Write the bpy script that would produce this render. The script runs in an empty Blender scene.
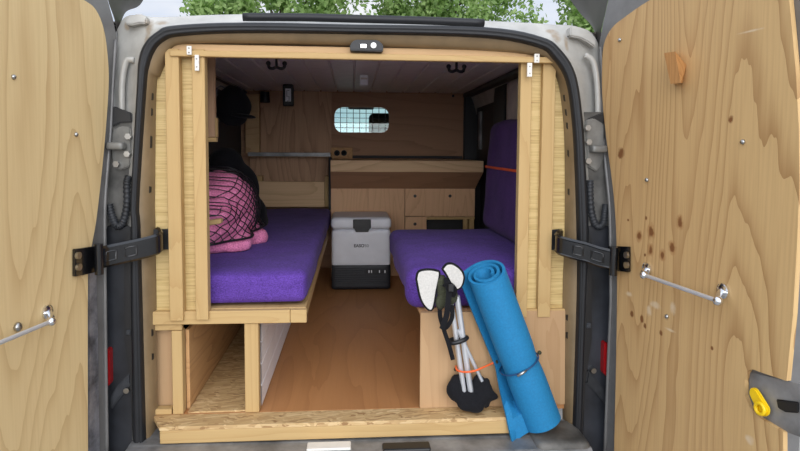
import bpy, bmesh, math, random
from mathutils import Vector, Matrix, noise as mnoise
random.seed(7)
SC = bpy.context.scene
COL = SC.collection
V = Vector
R = math.radians

# ------------------------------------------------------------------ camera
CAMP = V((0, -1.97, .866)); YAW, PIT, ROL, F, SH = R(4.5), R(3.85), R(.4), 600., -.0464
fw = V((math.sin(YAW)*math.cos(PIT), math.cos(YAW)*math.cos(PIT), -math.sin(PIT)))
r0 = V((math.cos(YAW), -math.sin(YAW), 0)); u0 = r0.cross(fw)
rt = r0*math.cos(ROL) + u0*math.sin(ROL); up = rt.cross(fw)
def ray(px, py): return fw + rt*((px-400)/F) + up*((225.5-py)/F + SH*800/F)
def WY(px, py, y): d = ray(px, py); return CAMP + d*((y-CAMP.y)/d.y)
def WZ(px, py, z): d = ray(px, py); return CAMP + d*((z-CAMP.z)/d.z)
def WP(px, py, p, n): d = ray(px, py); return CAMP + d*((p-CAMP).dot(n)/d.dot(n))
cd = bpy.data.cameras.new('camera'); cam = bpy.data.objects.new('camera', cd); COL.objects.link(cam)
cam.matrix_world = Matrix.Translation(CAMP) @ Matrix((rt, up, -fw)).transposed().to_4x4()
cd.sensor_width = 36; cd.lens = 27; cd.shift_y = SH; cd.clip_start = .02; cd.clip_end = 300
SC.camera = cam

# ------------------------------------------------------------------ materials
def newmat(name):
    m = bpy.data.materials.new(name); m.use_nodes = True
    nt = m.node_tree; b = nt.nodes['Principled BSDF']
    return m, nt, b
def nd(nt, t, **kw):
    n = nt.nodes.new(t)
    for k, v in kw.items():
        if k in n.inputs: n.inputs[k].default_value = v
        else: setattr(n, k, v)
    return n
def srgb(c):
    return tuple(((x/255)/12.92 if x/255 <= .04045 else (((x/255)+.055)/1.055)**2.4) for x in c) + (1,)
def coords(nt, scale, rot=(0, 0, 0), loc=(0, 0, 0)):
    tc = nd(nt, 'ShaderNodeTexCoord'); mp = nd(nt, 'ShaderNodeMapping')
    mp.inputs['Scale'].default_value = scale; mp.inputs['Rotation'].default_value = rot; mp.inputs['Location'].default_value = loc
    nt.links.new(tc.outputs['Object'], mp.inputs['Vector']); return mp.outputs['Vector']
def math_(nt, op, a, b=None, clamp=False):
    n = nd(nt, 'ShaderNodeMath', operation=op); n.use_clamp = clamp
    for i, x in enumerate((a, b)):
        if x is None: continue
        if isinstance(x, (int, float)): n.inputs[i].default_value = x
        else: nt.links.new(x, n.inputs[i])
    return n.outputs[0]
def mixc(nt, fac, a, b):
    n = nd(nt, 'ShaderNodeMix', data_type='RGBA')
    for s, x in ((n.inputs[0], fac), (n.inputs[6], a), (n.inputs[7], b)):
        if isinstance(x, (int, float, tuple)): s.default_value = x
        else: nt.links.new(x, s)
    return n.outputs[2]
def ramp(nt, fac, stops):
    n = nd(nt, 'ShaderNodeValToRGB'); e = n.color_ramp.elements
    while len(e) < len(stops): e.new(.5)
    for el, (p, c) in zip(e, stops): el.position = p; el.color = c
    nt.links.new(fac, n.inputs[0]); return n.outputs[0]
def noise(nt, vec, scale, detail=2, rough=.5, dist=0):
    n = nd(nt, 'ShaderNodeTexNoise'); n.inputs['Scale'].default_value = scale; n.inputs['Detail'].default_value = detail
    n.inputs['Roughness'].default_value = rough; n.inputs['Distortion'].default_value = dist
    nt.links.new(vec, n.inputs['Vector']); return n.outputs['Fac']
def bump(nt, b, h, strength=.2, dist=.002):
    n = nd(nt, 'ShaderNodeBump'); n.inputs['Strength'].default_value = strength; n.inputs['Distance'].default_value = dist
    nt.links.new(h, n.inputs['Height']); nt.links.new(n.outputs[0], b.inputs['Normal'])

def plain(name, rgb, rough=.5, metal=0, spec=.5, var=.06, vscale=12, bmp=0, coat=0):
    m, nt, b = newmat(name); c = srgb(rgb)
    v = coords(nt, (1, 1, 1)); f = noise(nt, v, vscale, 4, .6)
    d = tuple(x*(1-2.2*var) for x in c[:3]) + (1,); l = tuple(min(1, x*(1+2*var)) for x in c[:3]) + (1,)
    nt.links.new(ramp(nt, f, [(.3, d), (.7, l)]), b.inputs['Base Color'])
    b.inputs['Roughness'].default_value = rough; b.inputs['Metallic'].default_value = metal
    b.inputs['Specular IOR Level'].default_value = spec; b.inputs['Coat Weight'].default_value = coat
    if bmp: bump(nt, b, noise(nt, v, vscale*6, 4), bmp)
    return m
AX = {'Z': (1, 1, .13), 'X': (.13, 1, 1), 'Y': (1, .13, 1)}
def wood(name, light, dark, axis='Z', ring=30, fs=3.2, amt=.6, rough=.6, loc=(0, 0, 0), warm=None, extra=None):
    """veneer: contour lines of a stretched noise field, plus long fibres"""
    m, nt, b = newmat(name); L, D = srgb(light), srgb(dark)
    v = coords(nt, AX[axis], loc=loc); f = noise(nt, v, fs, 1.5, .45, .25)
    wv = noise(nt, v, fs*7, 2, .5); f = math_(nt, 'ADD', f, math_(nt, 'MULTIPLY', wv, .035))
    s = math_(nt, 'POWER', math_(nt, 'FRACT', math_(nt, 'MULTIPLY', f, ring)), 4)
    s = math_(nt, 'MULTIPLY', s, math_(nt, 'ADD', math_(nt, 'MULTIPLY', noise(nt, v, 2.3, 2), 1.6), .1))
    v2 = coords(nt, tuple(x if x == 1 else .03 for x in AX[axis]), loc=loc); fib = noise(nt, v2, 130, 3, .6)
    big = noise(nt, v, 1.7, 2)
    c = mixc(nt, math_(nt, 'MULTIPLY', s, amt), L, D)
    W = srgb(warm) if warm else tuple(.55*a+.45*d for a, d in zip(L, D))
    c = mixc(nt, math_(nt, 'MULTIPLY', math_(nt, 'SUBTRACT', big, .35, True), 1.3, True), c, W)
    c = mixc(nt, math_(nt, 'MULTIPLY', math_(nt, 'SUBTRACT', fib, .42, True), amt*1.0, True), c, D)
    if extra: c = extra(nt, c)
    nt.links.new(c, b.inputs['Base Color']); b.inputs['Roughness'].default_value = rough
    b.inputs['Specular IOR Level'].default_value = .3
    bump(nt, b, fib, .12, .0006)
    return m
def spots(pts, col, edge=.5):
    """elliptic knots and scuffs at given object-space places: (x, z, rx, rz)"""
    def fn(nt, c):
        tc = nd(nt, 'ShaderNodeTexCoord')
        wob = noise(nt, tc.outputs['Object'], 60, 2); sep = nd(nt, 'ShaderNodeSeparateXYZ'); nt.links.new(tc.outputs['Object'], sep.inputs[0])
        for (x, z, rx, rz) in pts:
            dx = math_(nt, 'MULTIPLY', math_(nt, 'SUBTRACT', sep.outputs[0], x), 1/rx); dz = math_(nt, 'MULTIPLY', math_(nt, 'SUBTRACT', sep.outputs[2], z), 1/rz)
            q = math_(nt, 'ADD', math_(nt, 'MULTIPLY', dx, dx), math_(nt, 'MULTIPLY', dz, dz))
            q = math_(nt, 'ADD', q, math_(nt, 'MULTIPLY', math_(nt, 'SUBTRACT', wob, .5), 1.6))
            k = math_(nt, 'MULTIPLY', math_(nt, 'SUBTRACT', 1.0, q, True), 1/edge, True)
            c = mixc(nt, k, c, srgb(col))
        return c
    return fn
def chain(*fns):
    def g(nt, c):
        for f in fns: c = f(nt, c)
        return c
    return g
def fabric(name, rgb, rough=.95, sc=260, var=.22, sheen=.04):
    m, nt, b = newmat(name); c = srgb(rgb); v = coords(nt, (1, 1, 1))
    n1 = noise(nt, v, sc, 2); n2 = noise(nt, v, 9, 3); n3 = noise(nt, coords(nt, (1, 1, 6)), 90, 2)
    f = math_(nt, 'ADD', math_(nt, 'MULTIPLY', n1, .5), math_(nt, 'ADD', math_(nt, 'MULTIPLY', n2, .25), math_(nt, 'MULTIPLY', n3, .25)))
    d = tuple(x*(1-2*var) for x in c[:3]) + (1,); l = tuple(min(1, x*(1+2*var)) for x in c[:3]) + (1,)
    nt.links.new(ramp(nt, f, [(.35, d), (.65, l)]), b.inputs['Base Color'])
    b.inputs['Roughness'].default_value = rough; b.inputs['Sheen Weight'].default_value = sheen; b.inputs['Specular IOR Level'].default_value = .15
    bump(nt, b, n1, .35, .0015); return m
def osb_mat(name):
    m, nt, b = newmat(name); v = coords(nt, (38, 130, 130)); n = nd(nt, 'ShaderNodeTexVoronoi'); n.inputs['Scale'].default_value = 1
    d = noise(nt, coords(nt, (1, 1, 1)), 14, 2); add = nd(nt, 'ShaderNodeVectorMath', operation='ADD'); cv = nd(nt, 'ShaderNodeCombineXYZ')
    nt.links.new(math_(nt, 'MULTIPLY', d, 6), cv.inputs[0]); nt.links.new(math_(nt, 'MULTIPLY', d, 8), cv.inputs[1]); nt.links.new(v, add.inputs[0]); nt.links.new(cv.outputs[0], add.inputs[1])
    nt.links.new(add.outputs[0], n.inputs['Vector'])
    sep = nd(nt, 'ShaderNodeSeparateColor'); nt.links.new(n.outputs['Color'], sep.inputs[0])
    c = ramp(nt, sep.outputs[0], [(0, srgb((142, 106, 66))), (.12, srgb((180, 146, 100))), (.6, srgb((196, 164, 116))), (1, srgb((214, 186, 140)))])
    nt.links.new(c, b.inputs['Base Color']); b.inputs['Roughness'].default_value = .7; bump(nt, b, sep.outputs[1], .3, .002); return m
def reed_mat(name):
    m, nt, b = newmat(name); v = coords(nt, (.035, .035, 1)); a = noise(nt, v, 230, 2, .5); v2 = coords(nt, (9, 1, 190)); a2 = noise(nt, v2, 1.0, 3)
    f = math_(nt, 'ADD', math_(nt, 'MULTIPLY', a, .6), math_(nt, 'MULTIPLY', a2, .4))
    c = ramp(nt, f, [(.32, srgb((166, 134, 82))), (.44, srgb((192, 164, 106))), (.6, srgb((208, 182, 126)))])
    nt.links.new(c, b.inputs['Base Color']); b.inputs['Roughness'].default_value = .55; bump(nt, b, a, .4, .002); return m

M = {}
M['pine'] = wood('pine', (192, 162, 112), (164, 126, 76), 'Z', 18, 5, .45)
M['pine_x'] = wood('pine_x', (192, 162, 112), (164, 126, 76), 'X', 18, 5, .45)
M['pine_y'] = wood('pine_y', (188, 158, 110), (160, 122, 72), 'Y', 18, 5, .45)
M['ply_brown'] = wood('ply_brown', (196, 158, 126), (134, 98, 72), 'Z', 24, 3.5, .75)
M['ply_brown_x'] = wood('ply_brown_x', (176, 136, 106), (132, 96, 72), 'X', 20, 3, .5)
M['ply_box'] = wood('ply_box', (184, 150, 112), (156, 118, 80), 'Z', 14, 4, .4)
M['ply_box_x'] = wood('ply_box_x', (206, 172, 128), (160, 118, 76), 'X', 16, 4, .5)
M['ply_side'] = wood('ply_side', (206, 162, 112), (150, 104, 62), 'Y', 22, 4, .6)
M['ply_cab'] = wood('ply_cab', (222, 180, 140), (180, 134, 96), 'Z', 20, 5, .5)
M['ply_counter'] = wood('ply_counter', (226, 192, 150), (172, 130, 90), 'X', 18, 4, .5)
M['floor'] = wood('floor_ply', (186, 132, 84), (146, 96, 56), 'Y', 9, 4, .45, rough=.5)
M['peg'] = wood('peg_wood', (192, 142, 88), (146, 98, 56), 'Z', 30, 5, .7)
M['osb'] = osb_mat('osb'); M['reed'] = reed_mat('reed')
M['purple'] = fabric('purple_fabric', (88, 60, 142)); M['purple_dark'] = fabric('purple_cover', (80, 50, 108))
M['pink'] = fabric('pink_fleece', (246, 132, 172), sc=160); M['black_cloth'] = fabric('black_cloth', (26, 26, 29), var=.15)
M['pad'] = fabric('pad_fleece', (200, 197, 191), sc=200, var=.06); M['olive'] = fabric('olive_cloth', (62, 64, 50))
M['black'] = plain('black_plastic', (24, 24, 26), .45); M['rubber'] = plain('rubber', (30, 31, 34), .5, spec=.4)
M['gloss'] = plain('gloss_black', (16, 16, 18), .22, coat=.5, var=.03)
M['dirty'] = plain('dirty_black', (46, 48, 52), .55, var=.3, vscale=9, bmp=.2)
M['cover'] = plain('pillar_plastic', (38, 40, 45), .42, var=.3, vscale=7)
M['body'] = plain('van_paint', (172, 170, 164), .4, var=.12, vscale=7, coat=.3)
def add_stains(mat, pts, col):
    nt = mat.node_tree; b = nt.nodes['Principled BSDF']; src = b.inputs['Base Color'].links[0].from_socket
    nt.links.new(spots(pts, col, 1.3)(nt, src), b.inputs['Base Color'])
M['reveal'] = plain('reveal_paint', (128, 108, 80), .4, var=.12, vscale=6)
M['shell'] = plain('door_paint', (122, 120, 118), .4, metal=.3, var=.07)
M['pocket'] = plain('pocket_shade_grey', (94, 92, 88), .5, var=.25, vscale=10); M['hinge_grey'] = plain('hinge_grey', (112, 111, 107), .4, metal=.2, var=.2); M['shell_dark'] = plain('door_paint_dark', (76, 71, 67), .45, metal=.2, var=.07)  # pocket: grey mixing dirt with the shade of the hinge gap
M['sill'] = plain('sill_paint', (132, 132, 132), .42, metal=.3, var=.25, vscale=8)
M['chrome'] = plain('chrome', (226, 228, 232), .2, metal=1, var=.01); M['steel'] = plain('steel', (170, 170, 168), .3, metal=1)
M['alu'] = plain('aluminium', (222, 224, 228), .42, metal=.7, var=.02)
M['white'] = plain('white_pvc', (242, 242, 244), .4, var=.02); M['ceil'] = plain('ceiling_pvc', (240, 232, 226), .42, var=.03)
M['bracket'] = plain('white_bracket', (224, 220, 212), .4, var=.03)
M['grey_cool'] = plain('cooler_grey', (228, 230, 236), .45, var=.02); M['dark_cool'] = plain('cooler_base', (34, 36, 42), .5)
M['red'] = plain('red_lens', (150, 20, 24), .2); M['yellow'] = plain('yellow_plastic', (240, 200, 20), .35, var=.02)
M['tape'] = plain('silver_tape', (150, 150, 156), .35, metal=.6, var=.3, vscale=16, bmp=.8)
M['orange'] = plain('orange_cord', (236, 100, 44), .6); M['strap'] = plain('orange_strap', (232, 92, 48), .7)
M['blue'] = plain('blue_foam', (20, 118, 168), .75, var=.05, vscale=160, bmp=.15); M['bluecord'] = plain('blue_cord', (22, 66, 110), .5)
M['beige_trim'] = plain('beige_trim', (214, 204, 192), .6); M['wall_dark'] = plain('dark_lining', (52, 50, 52), .7)
M['ground'] = plain('asphalt', (150, 147, 142), .9, var=.2, vscale=3); M['ink'] = plain('ink', (30, 30, 34), .5); M['ink2'] = plain('ink_grey', (92, 94, 100), .5)
M['bark'] = plain('bark', (84, 70, 56), .9, var=.25)
def leafmat():
    m, nt, b = newmat('leaf'); v = coords(nt, (1, 1, 1)); f = noise(nt, v, 2.2, 3)
    nt.links.new(ramp(nt, f, [(.3, srgb((92, 118, 62))), (.5, srgb((132, 158, 92))), (.7, srgb((172, 192, 128)))]), b.inputs['Base Color'])
    b.inputs['Roughness'].default_value = .6
    t = nd(nt, 'ShaderNodeBsdfTranslucent'); t.inputs[0].default_value = srgb((130, 175, 70)); mx = nd(nt, 'ShaderNodeMixShader'); mx.inputs[0].default_value = .4
    o = nt.nodes['Material Output']; nt.links.new(b.outputs[0], mx.inputs[1]); nt.links.new(t.outputs[0], mx.inputs[2]); nt.links.new(mx.outputs[0], o.inputs[0]); return m
M['leaf'] = leafmat()
def glassmat():
    m, nt, b = newmat('tinted_glass'); t = nd(nt, 'ShaderNodeBsdfTransparent'); t.inputs[0].default_value = (.72, .88, .86, 1)
    g = nd(nt, 'ShaderNodeBsdfGlossy'); g.inputs['Roughness'].default_value = .02; mx = nd(nt, 'ShaderNodeMixShader'); mx.inputs[0].default_value = .06
    nt.links.new(t.outputs[0], mx.inputs[1]); nt.links.new(g.outputs[0], mx.inputs[2]); nt.links.new(mx.outputs[0], nt.nodes['Material Output'].inputs[0]); return m
M['glass'] = glassmat()

# ------------------------------------------------------------------ geometry helpers (all in world space)
MW = {}
def props(o, label=None, cat=None, group=None, kind=None):
    if label: o['label'] = label
    if cat: o['category'] = cat
    if group: o['group'] = group
    if kind: o['kind'] = kind
    return o
def empty(name, loc, label=None, cat=None, group=None, kind=None, rz=0):
    o = bpy.data.objects.new(name, None); COL.objects.link(o); o.empty_display_size = .05
    o.location = loc; o.rotation_euler = (0, 0, rz); MW[o] = Matrix.Translation(V(loc)) @ Matrix.Rotation(rz, 4, 'Z')
    return props(o, label, cat, group, kind)
class B:
    def __init__(s): s.bm = bmesh.new()
    def face(s, pts):
        return s.bm.faces.new([s.bm.verts.new(V(p)) for p in pts])
    def add(s, verts, faces):
        vs = [s.bm.verts.new(V(p)) for p in verts]
        for f in faces:
            try: s.bm.faces.new([vs[i] for i in f])
            except ValueError: pass
        return s
    def box(s, lo, hi, bev=.002, seg=1, xf=None):
        lo, hi = V(lo), V(hi); lo, hi = V([min(a, b) for a, b in zip(lo, hi)]), V([max(a, b) for a, b in zip(lo, hi)])
        t = bmesh.new(); bmesh.ops.create_cube(t, size=1)
        for v in t.verts: v.co = V([(lo[i]+hi[i])/2 + v.co[i]*(hi[i]-lo[i]) for i in range(3)])
        if bev: bmesh.ops.bevel(t, geom=t.edges[:], offset=min(bev, .45*min(hi-lo)), segments=seg, affect='EDGES', profile=.5)
        if xf:
            for v in t.verts: v.co = xf(v.co)
        s._merge(t); return s
    def _merge(s, t):
        me = bpy.data.meshes.new('tmp'); t.to_mesh(me); t.free(); s.bm.from_mesh(me); bpy.data.meshes.remove(me)
    def rbox(s, lo, hi, r, cuts=14, wob=0, wsc=6, xf=None, bulge=0):
        lo, hi = V(lo), V(hi); c = (lo+hi)/2; h = (hi-lo)/2
        t = bmesh.new(); bmesh.ops.create_cube(t, size=2); bmesh.ops.subdivide_edges(t, edges=t.edges[:], cuts=cuts, use_grid_fill=True)
        for v in t.verts:
            # bunch the grid towards the edges so the rounding is smooth
            q = V([math.copysign(abs(x)**.6, x)*h[i] for i, x in enumerate(v.co)])
            k = V([max(-h[i]+r, min(h[i]-r, q[i])) for i in range(3)]); d = q-k
            p = k + d.normalized()*r if d.length > 1e-6 else q
            if bulge: p = p + V((0, 0, 1))*bulge*(1-(q.x/h.x)**2)*(1-(q.y/h.y)**2)*(1 if q.z > 0 else 0)
            if wob: p = p + mnoise.noise_vector((p+c)*wsc)*wob
            v.co = p + c
            if xf: v.co = xf(v.co)
        s._merge(t); return s
    def tube(s, pts, r, seg=8, closed=False, flat=None, rads=None):
        pts = [V(p) for p in pts]; n = len(pts); rings = []; prev = None
        for i, p in enumerate(pts):
            a = pts[(i-1) % n] if (closed or i > 0) else p; b = pts[(i+1) % n] if (closed or i < n-1) else p
            t = (b-a).normalized()
            if prev is None:
                ref = V((0, 0, 1)) if abs(t.z) < .9 else V((0, 1, 0)); x = t.cross(ref).normalized()
            else: x = (prev - t*prev.dot(t)).normalized()
            y = t.cross(x); prev = x; rr = rads[i] if rads else r
            rings.append([s.bm.verts.new(p + (x*math.cos(2*math.pi*k/seg)*rr + y*math.sin(2*math.pi*k/seg)*rr)) for k in range(seg)])
        for i in range(n if closed else n-1):
            A, Bq = rings[i], rings[(i+1) % n]
            for k in range(seg): s.bm.faces.new((A[k], A[(k+1) % seg], Bq[(k+1) % seg], Bq[k]))
        if not closed: s.bm.faces.new(rings[0][::-1]); s.bm.faces.new(rings[-1])
        return s
    def cyl(s, a, b, r, seg=20, r2=None): return s.tube([a, b], r, seg, rads=[r, r if r2 is None else r2])
    def loft(s, rows, closed=False):
        vs = [[s.bm.verts.new(V(p)) for p in row] for row in rows]; n = len(rows[0])
        for i in range(len(rows)-1):
            for k in range(n if closed else n-1): s.bm.faces.new((vs[i][k], vs[i][(k+1) % n], vs[i+1][(k+1) % n], vs[i+1][k]))
        return s
    def prism(s, poly, ext, bev=0):
        t = bmesh.new(); e = V(ext); vs = [t.verts.new(V(p)) for p in poly]; f = t.faces.new(vs)
        r = bmesh.ops.extrude_face_region(t, geom=[f])
        bmesh.ops.translate(t, verts=[g for g in r['geom'] if isinstance(g, bmesh.types.BMVert)], vec=e)
        bmesh.ops.recalc_face_normals(t, faces=t.faces[:])
        if bev:
            ed = [g for g in t.edges if len(g.link_faces) == 2 and g.calc_face_angle(0) > .5]
            bmesh.ops.bevel(t, geom=ed, offset=bev, segments=2, affect='EDGES')
        bmesh.ops.triangulate(t, faces=[g for g in t.faces if len(g.verts) > 4])
        s._merge(t); return s
    def ball(s, c, rad, seg=24, rings=14, xf=None):
        t = bmesh.new(); bmesh.ops.create_uvsphere(t, u_segments=seg, v_segments=rings, radius=1)
        c = V(c); rad = (rad,)*3 if isinstance(rad, (int, float)) else rad
        for v in t.verts:
            v.co = c + V([v.co[i]*rad[i] for i in range(3)])
            if xf: v.co = xf(v.co)
        s._merge(t); return s
    def hull(s, pts):
        t = bmesh.new()
        for p in pts: t.verts.new(V(p))
        r = bmesh.ops.convex_hull(t, input=t.verts[:]); bmesh.ops.delete(t, geom=list(set(r['geom_interior'])), context='VERTS') if r['geom_interior'] else None
        bmesh.ops.recalc_face_normals(t, faces=t.faces[:]); s._merge(t); return s
    def make(s, name, mat, parent=None, label=None, cat=None, group=None, kind=None, smooth=False, recalc=True):
        if recalc: bmesh.ops.recalc_face_normals(s.bm, faces=s.bm.faces[:])
        me = bpy.data.meshes.new(name); o = bpy.data.objects.new(name, me); COL.objects.link(o)
        if parent is None:
            co = [v.co for v in s.bm.verts]
            loc = V(((min(c.x for c in co)+max(c.x for c in co))/2, (min(c.y for c in co)+max(c.y for c in co))/2, min(c.z for c in co)))
            W = Matrix.Translation(loc); o.location = loc
        else:
            W = MW[parent]; o.parent = parent
        MW[o] = W; s.bm.transform(W.inverted()); s.bm.to_mesh(me); s.bm.free()
        me.materials.append(M[mat] if isinstance(mat, str) else mat)
        if smooth:
            for p in me.polygons: p.use_smooth = True
            if isinstance(smooth, (int, float)) and smooth is not True: me.set_sharp_from_angle(angle=R(smooth))
        return props(o, label, cat, group, kind)
def crom(p, k=5):
    out = []; n = len(p)
    for i in range(n-1):
        a, b, c, d = p[max(i-1, 0)], p[i], p[i+1], p[min(i+2, n-1)]
        for j in range(k):
            t = j/k; out.append(.5*((2*b) + (c-a)*t + (2*a-5*b+4*c-d)*t*t + (3*b-a-3*c+d)*t*t*t))
    out.append(p[-1]); return out
def lerp(a, b, t): return a + (b-a)*t
def text_part(txt, size, mat, name, parent, o, xdir, zdir, nudge=0.0, bold=0):
    cu = bpy.data.curves.new('t', 'FONT'); cu.body = txt; cu.size = size; cu.extrude = .0004; cu.offset = bold
    to = bpy.data.objects.new('t', cu); COL.objects.link(to); bpy.context.view_layer.update()
    me = bpy.data.meshes.new_from_object(to.evaluated_get(bpy.context.evaluated_depsgraph_get()))
    bpy.data.objects.remove(to); b = B(); b.bm.from_mesh(me); bpy.data.meshes.remove(me)
    n = V(xdir).cross(V(zdir))
    for v in b.bm.verts: c = v.co.copy(); v.co = V(o) + V(xdir)*c.x + V(zdir)*c.y + n*c.z
    return b.make(name, mat, parent)

# ================================================================== SETTING
Zc = 1.267
gr = B(); gr.box((-40, -30, -.62), (40, 60, -.6), 0); gr.make('ground', 'ground', kind='structure')
fl = B(); fl.box((-.80, .0, -.03), (.94, 2.42, -.013), .001); fl.make('floor', 'floor', kind='structure')
# ceiling of white tongue-and-groove boards running into the van
ce = B(); prof = []; x = -.82; w = .118
while x < .95:
    prof += [(x+.007, Zc), (x+w-.007, Zc), (x+w-.001, Zc+.012), (x+w+.001, Zc+.012)]; x += w
ce.loft([[V((a, .13, z)) for a, z in prof], [V((a, 2.44, z)) for a, z in prof]])
ce.loft([[V((a, .13, Zc+.013)) for a, z in prof], [V((a, 2.44, Zc+.013)) for a, z in prof]])
ce.make('ceiling', 'ceil', kind='structure')
wl = B(); wl.box((-.82, .10, -.03), (-.795, 2.44, Zc+.01), 0); wl.make('wall_left', 'wall_dark', kind='structure')
# right wall: sliding door side, dark linings with a pale upper panel and grey slit trim
wr = B(); wr.box((.93, .10, -.03), (.95, 2.44, Zc+.01), 0); wro = wr.make('wall_right', 'wall_dark', kind='structure')
b = B(); b.box((.807, 2.36, -.02), (.95, 2.414, Zc+.01), .004); b.make('rear_pillar', 'black', wro)
b = B(); b.rbox((.845, .14, .985), (.93, 1.34, 1.235), .02, 8); b.make('upper_panel', 'beige_trim', wro, 'beige painted upper panel', smooth=True)
b = B(); b.box((.80, .13, Zc-.03), (.93, 2.42, Zc-.002), .01, 2); b.make('roof_trim', 'black', wro)
b = B(); b.rbox((.85, 1.36, .42), (.93, 1.66, 1.235), .02, 8); b.make('door_pillar', 'black', wro, smooth=True)
b = B(); b.rbox((.885, 1.68, .62), (.93, 2.34, 1.2), .02, 8); b.make('window_surround', 'black', wro, smooth=True)
b = B(); b.box((.868, 2.12, .86), (.886, 2.17, 1.12), .003); b.make('pillar_slot', 'sill', wro, 'grey metal slit on the pillar')
b = B(); b.box((.90, 1.1, .0), (.93, 2.05, .6), .01); b.make('door_lining', 'dirty', wro)
# bulkhead with a rounded window
def rrect(px0, py0, px1, py1, rad, y, n=6):
    a, c = WY(px0, py0, y), WY(px1, py1, y); x0, x1, z0, z1 = a.x, c.x, c.z, a.z; pts = []
    for (cx, cz, a0) in ((x1-rad, z1-rad, 0), (x0+rad, z1-rad, 90), (x0+rad, z0+rad, 180), (x1-rad, z0+rad, 270)):
        for k in range(n+1): t = R(a0+90*k/n); pts.append(V((cx+rad*math.cos(t), y, cz+rad*math.sin(t))))
    return pts
def hole_wall(bb, x0, x1, z0, z1, hole, y, th):
    cx = sum(p.x for p in hole)/len(hole); cz = sum(p.z for p in hole)/len(hole); out = []
    for p in hole:
        dx, dz = p.x-cx, p.z-cz
        s = min(((x1-cx)/dx if dx > 0 else (x0-cx)/dx) if abs(dx) > 1e-6 else 1e9, ((z1-cz)/dz if dz > 0 else (z0-cz)/dz) if abs(dz) > 1e-6 else 1e9)
        out.append(V((cx+dx*s, y, cz+dz*s)))
    # add exact corners by snapping the nearest border points
    for cxn, czn in ((x0, z0), (x0, z1), (x1, z0), (x1, z1)):
        i = min(range(len(out)), key=lambda i: (out[i].x-cxn)**2+(out[i].z-czn)**2); out[i] = V((cxn, y, czn))
    d = V((0, th, 0))
    bb.loft([out, hole], True); bb.loft([hole, [p+d for p in hole]], True); bb.loft([[p+d for p in hole], [p+d for p in out]], True)
hole = rrect(334.5, 107, 389, 133, .06, 2.4)
bk = B(); hole_wall(bk, -.16, .806, -.02, Zc+.01, hole, 2.4, .014); bk.box((-.82, 2.4, -.02), (-.16, 2.414, Zc+.01), 0);
bko = bk.make('wall_back', 'ply_brown_x', kind='structure')
b = B(); b.box((-.655, 2.375, .82), (-.155, 2.4, Zc-.002), .001); b.make('left_lining', 'ply_brown', bko, 'brown plywood sheet with upright grain')
b = B(); b.box((-.755, 2.34, .82), (-.658, 2.4, Zc-.03), .002); b.make('corner_board', 'ply_box_x', bko)
b = B(); b.box((-.155, 2.385, .79), (.80, 2.4, .81), .003); b.make('lower_batten', 'wall_dark', bko)
b = B(); p = WY(453, 96, 2.395); b.cyl(p, p+V((0, -.006, 0)), .009); b.make('bolt', 'black', bko)
win = empty('window_1', hole[0], kind='structure')
b = B(); b.prism([q+V((0, .02, 0)) for q in rrect(330, 103, 394, 137, .07, 2.4)], (0, .003, 0)); b.make('window_pane', 'glass', win)
b = B(); A, Cc = WY(334, 107, 2.417), WY(389, 133, 2.417)
for k in range(1, 9): xx = lerp(A.x, Cc.x, k/8.6); b.cyl((xx, 2.417, Cc.z), (xx, 2.417, A.z), .0022, 6)
for k in range(0, 6): zz = lerp(Cc.z, A.z, k/5.2); b.cyl((A.x, 2.417, zz), (Cc.x, 2.417, zz), .0022, 6)
b.make('wire_grille', 'black', win)

# ================================================================== VAN BODY
OUT = [(135,470),(134,451),(132,300),(132,225),(131.5,200),(137.5,90),(139.5,60),(146,43),(158,32),(174,26),(240,23),(350,25),(484,27.5),(540,37),(560,50),(575,75),(582,120),(585,170),(588,236),(585,300),(580,451),(579,470)]
INN = [(146,470),(146,451),(142,300),(140,225),(139,200),(146,90),(149,66),(155,50),(164,41),(180,36),(240,33),(350,34),(481,37.5),(537,47),(553,59),(566,81),(572,120),(575,170),(577,236),(577,300),(572,451),(571,470)]
REV = [(158,470),(157.5,451),(156,300),(155,225),(154.5,200),(156,90),(160,76),(165,64),(172,53),(184,46),(240,45),(350,47),(481,53),(530,57),(546,63),(557,78),(562.5,108),(565,150),(565,236),(563,300),(563,451),(563,470)]
BOD = [(84,470),(84,451),(84,300),(84,225),(86,200),(100,90),(110,50),(118,27),(129,15),(160,17),(240,14.5),(350,16),(484,21),(548,24),(580,27),(598,42),(610,100),(620,170),(626,236),(626,300),(624,451),(624,470)]
so = crom([WY(a, c, -.05) for a, c in OUT]); si = crom([WY(a, c, -.05) for a, c in INN]); rv = crom([WY(a, c, .006) for a, c in REV]); bo = crom([WY(a, c, .062) for a, c in BOD])
van = empty('panel_van', (.03, 0, -.6), 'silver-white panel van seen from behind, its rear opening edged in black rubber', 'van')
b = B(); rows = []
for t, y in ((0, -.045), (.08, -.03), (.22, -.005), (.5, .02), (.8, .035), (.94, .045), (1, .065)):
    rows.append([V((lerp(p.x, q.x, t), y, lerp(p.z, q.z, t))) for p, q in zip(so, bo)])
rows.append([V((p.x, .09, p.z)) for p in bo]); rows.append([V((.03+(p.x-.03)*1.03, 1, p.z-.0)) for p in bo]); rows.append([V((.03+(p.x-.03)*1.03, 3.0, p.z-.02)) for p in bo])
stn = []
for a, c, rx, rz_ in ((149, 27, 5, 9), (150, 40, 4, 8), (557, 36, 6, 8), (567, 43, 3, 10), (552, 30, 5, 3), (160, 22, 8, 3), (123, 24, 4, 5)):
    p = WY(a, c, 0); stn.append((p.x-.03, p.z+.6, rx/300, rz_/300))
add_stains(M['body'], stn, (142, 122, 96))
b.loft(rows); b.make('body_shell', 'body', van, smooth=35)
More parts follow.
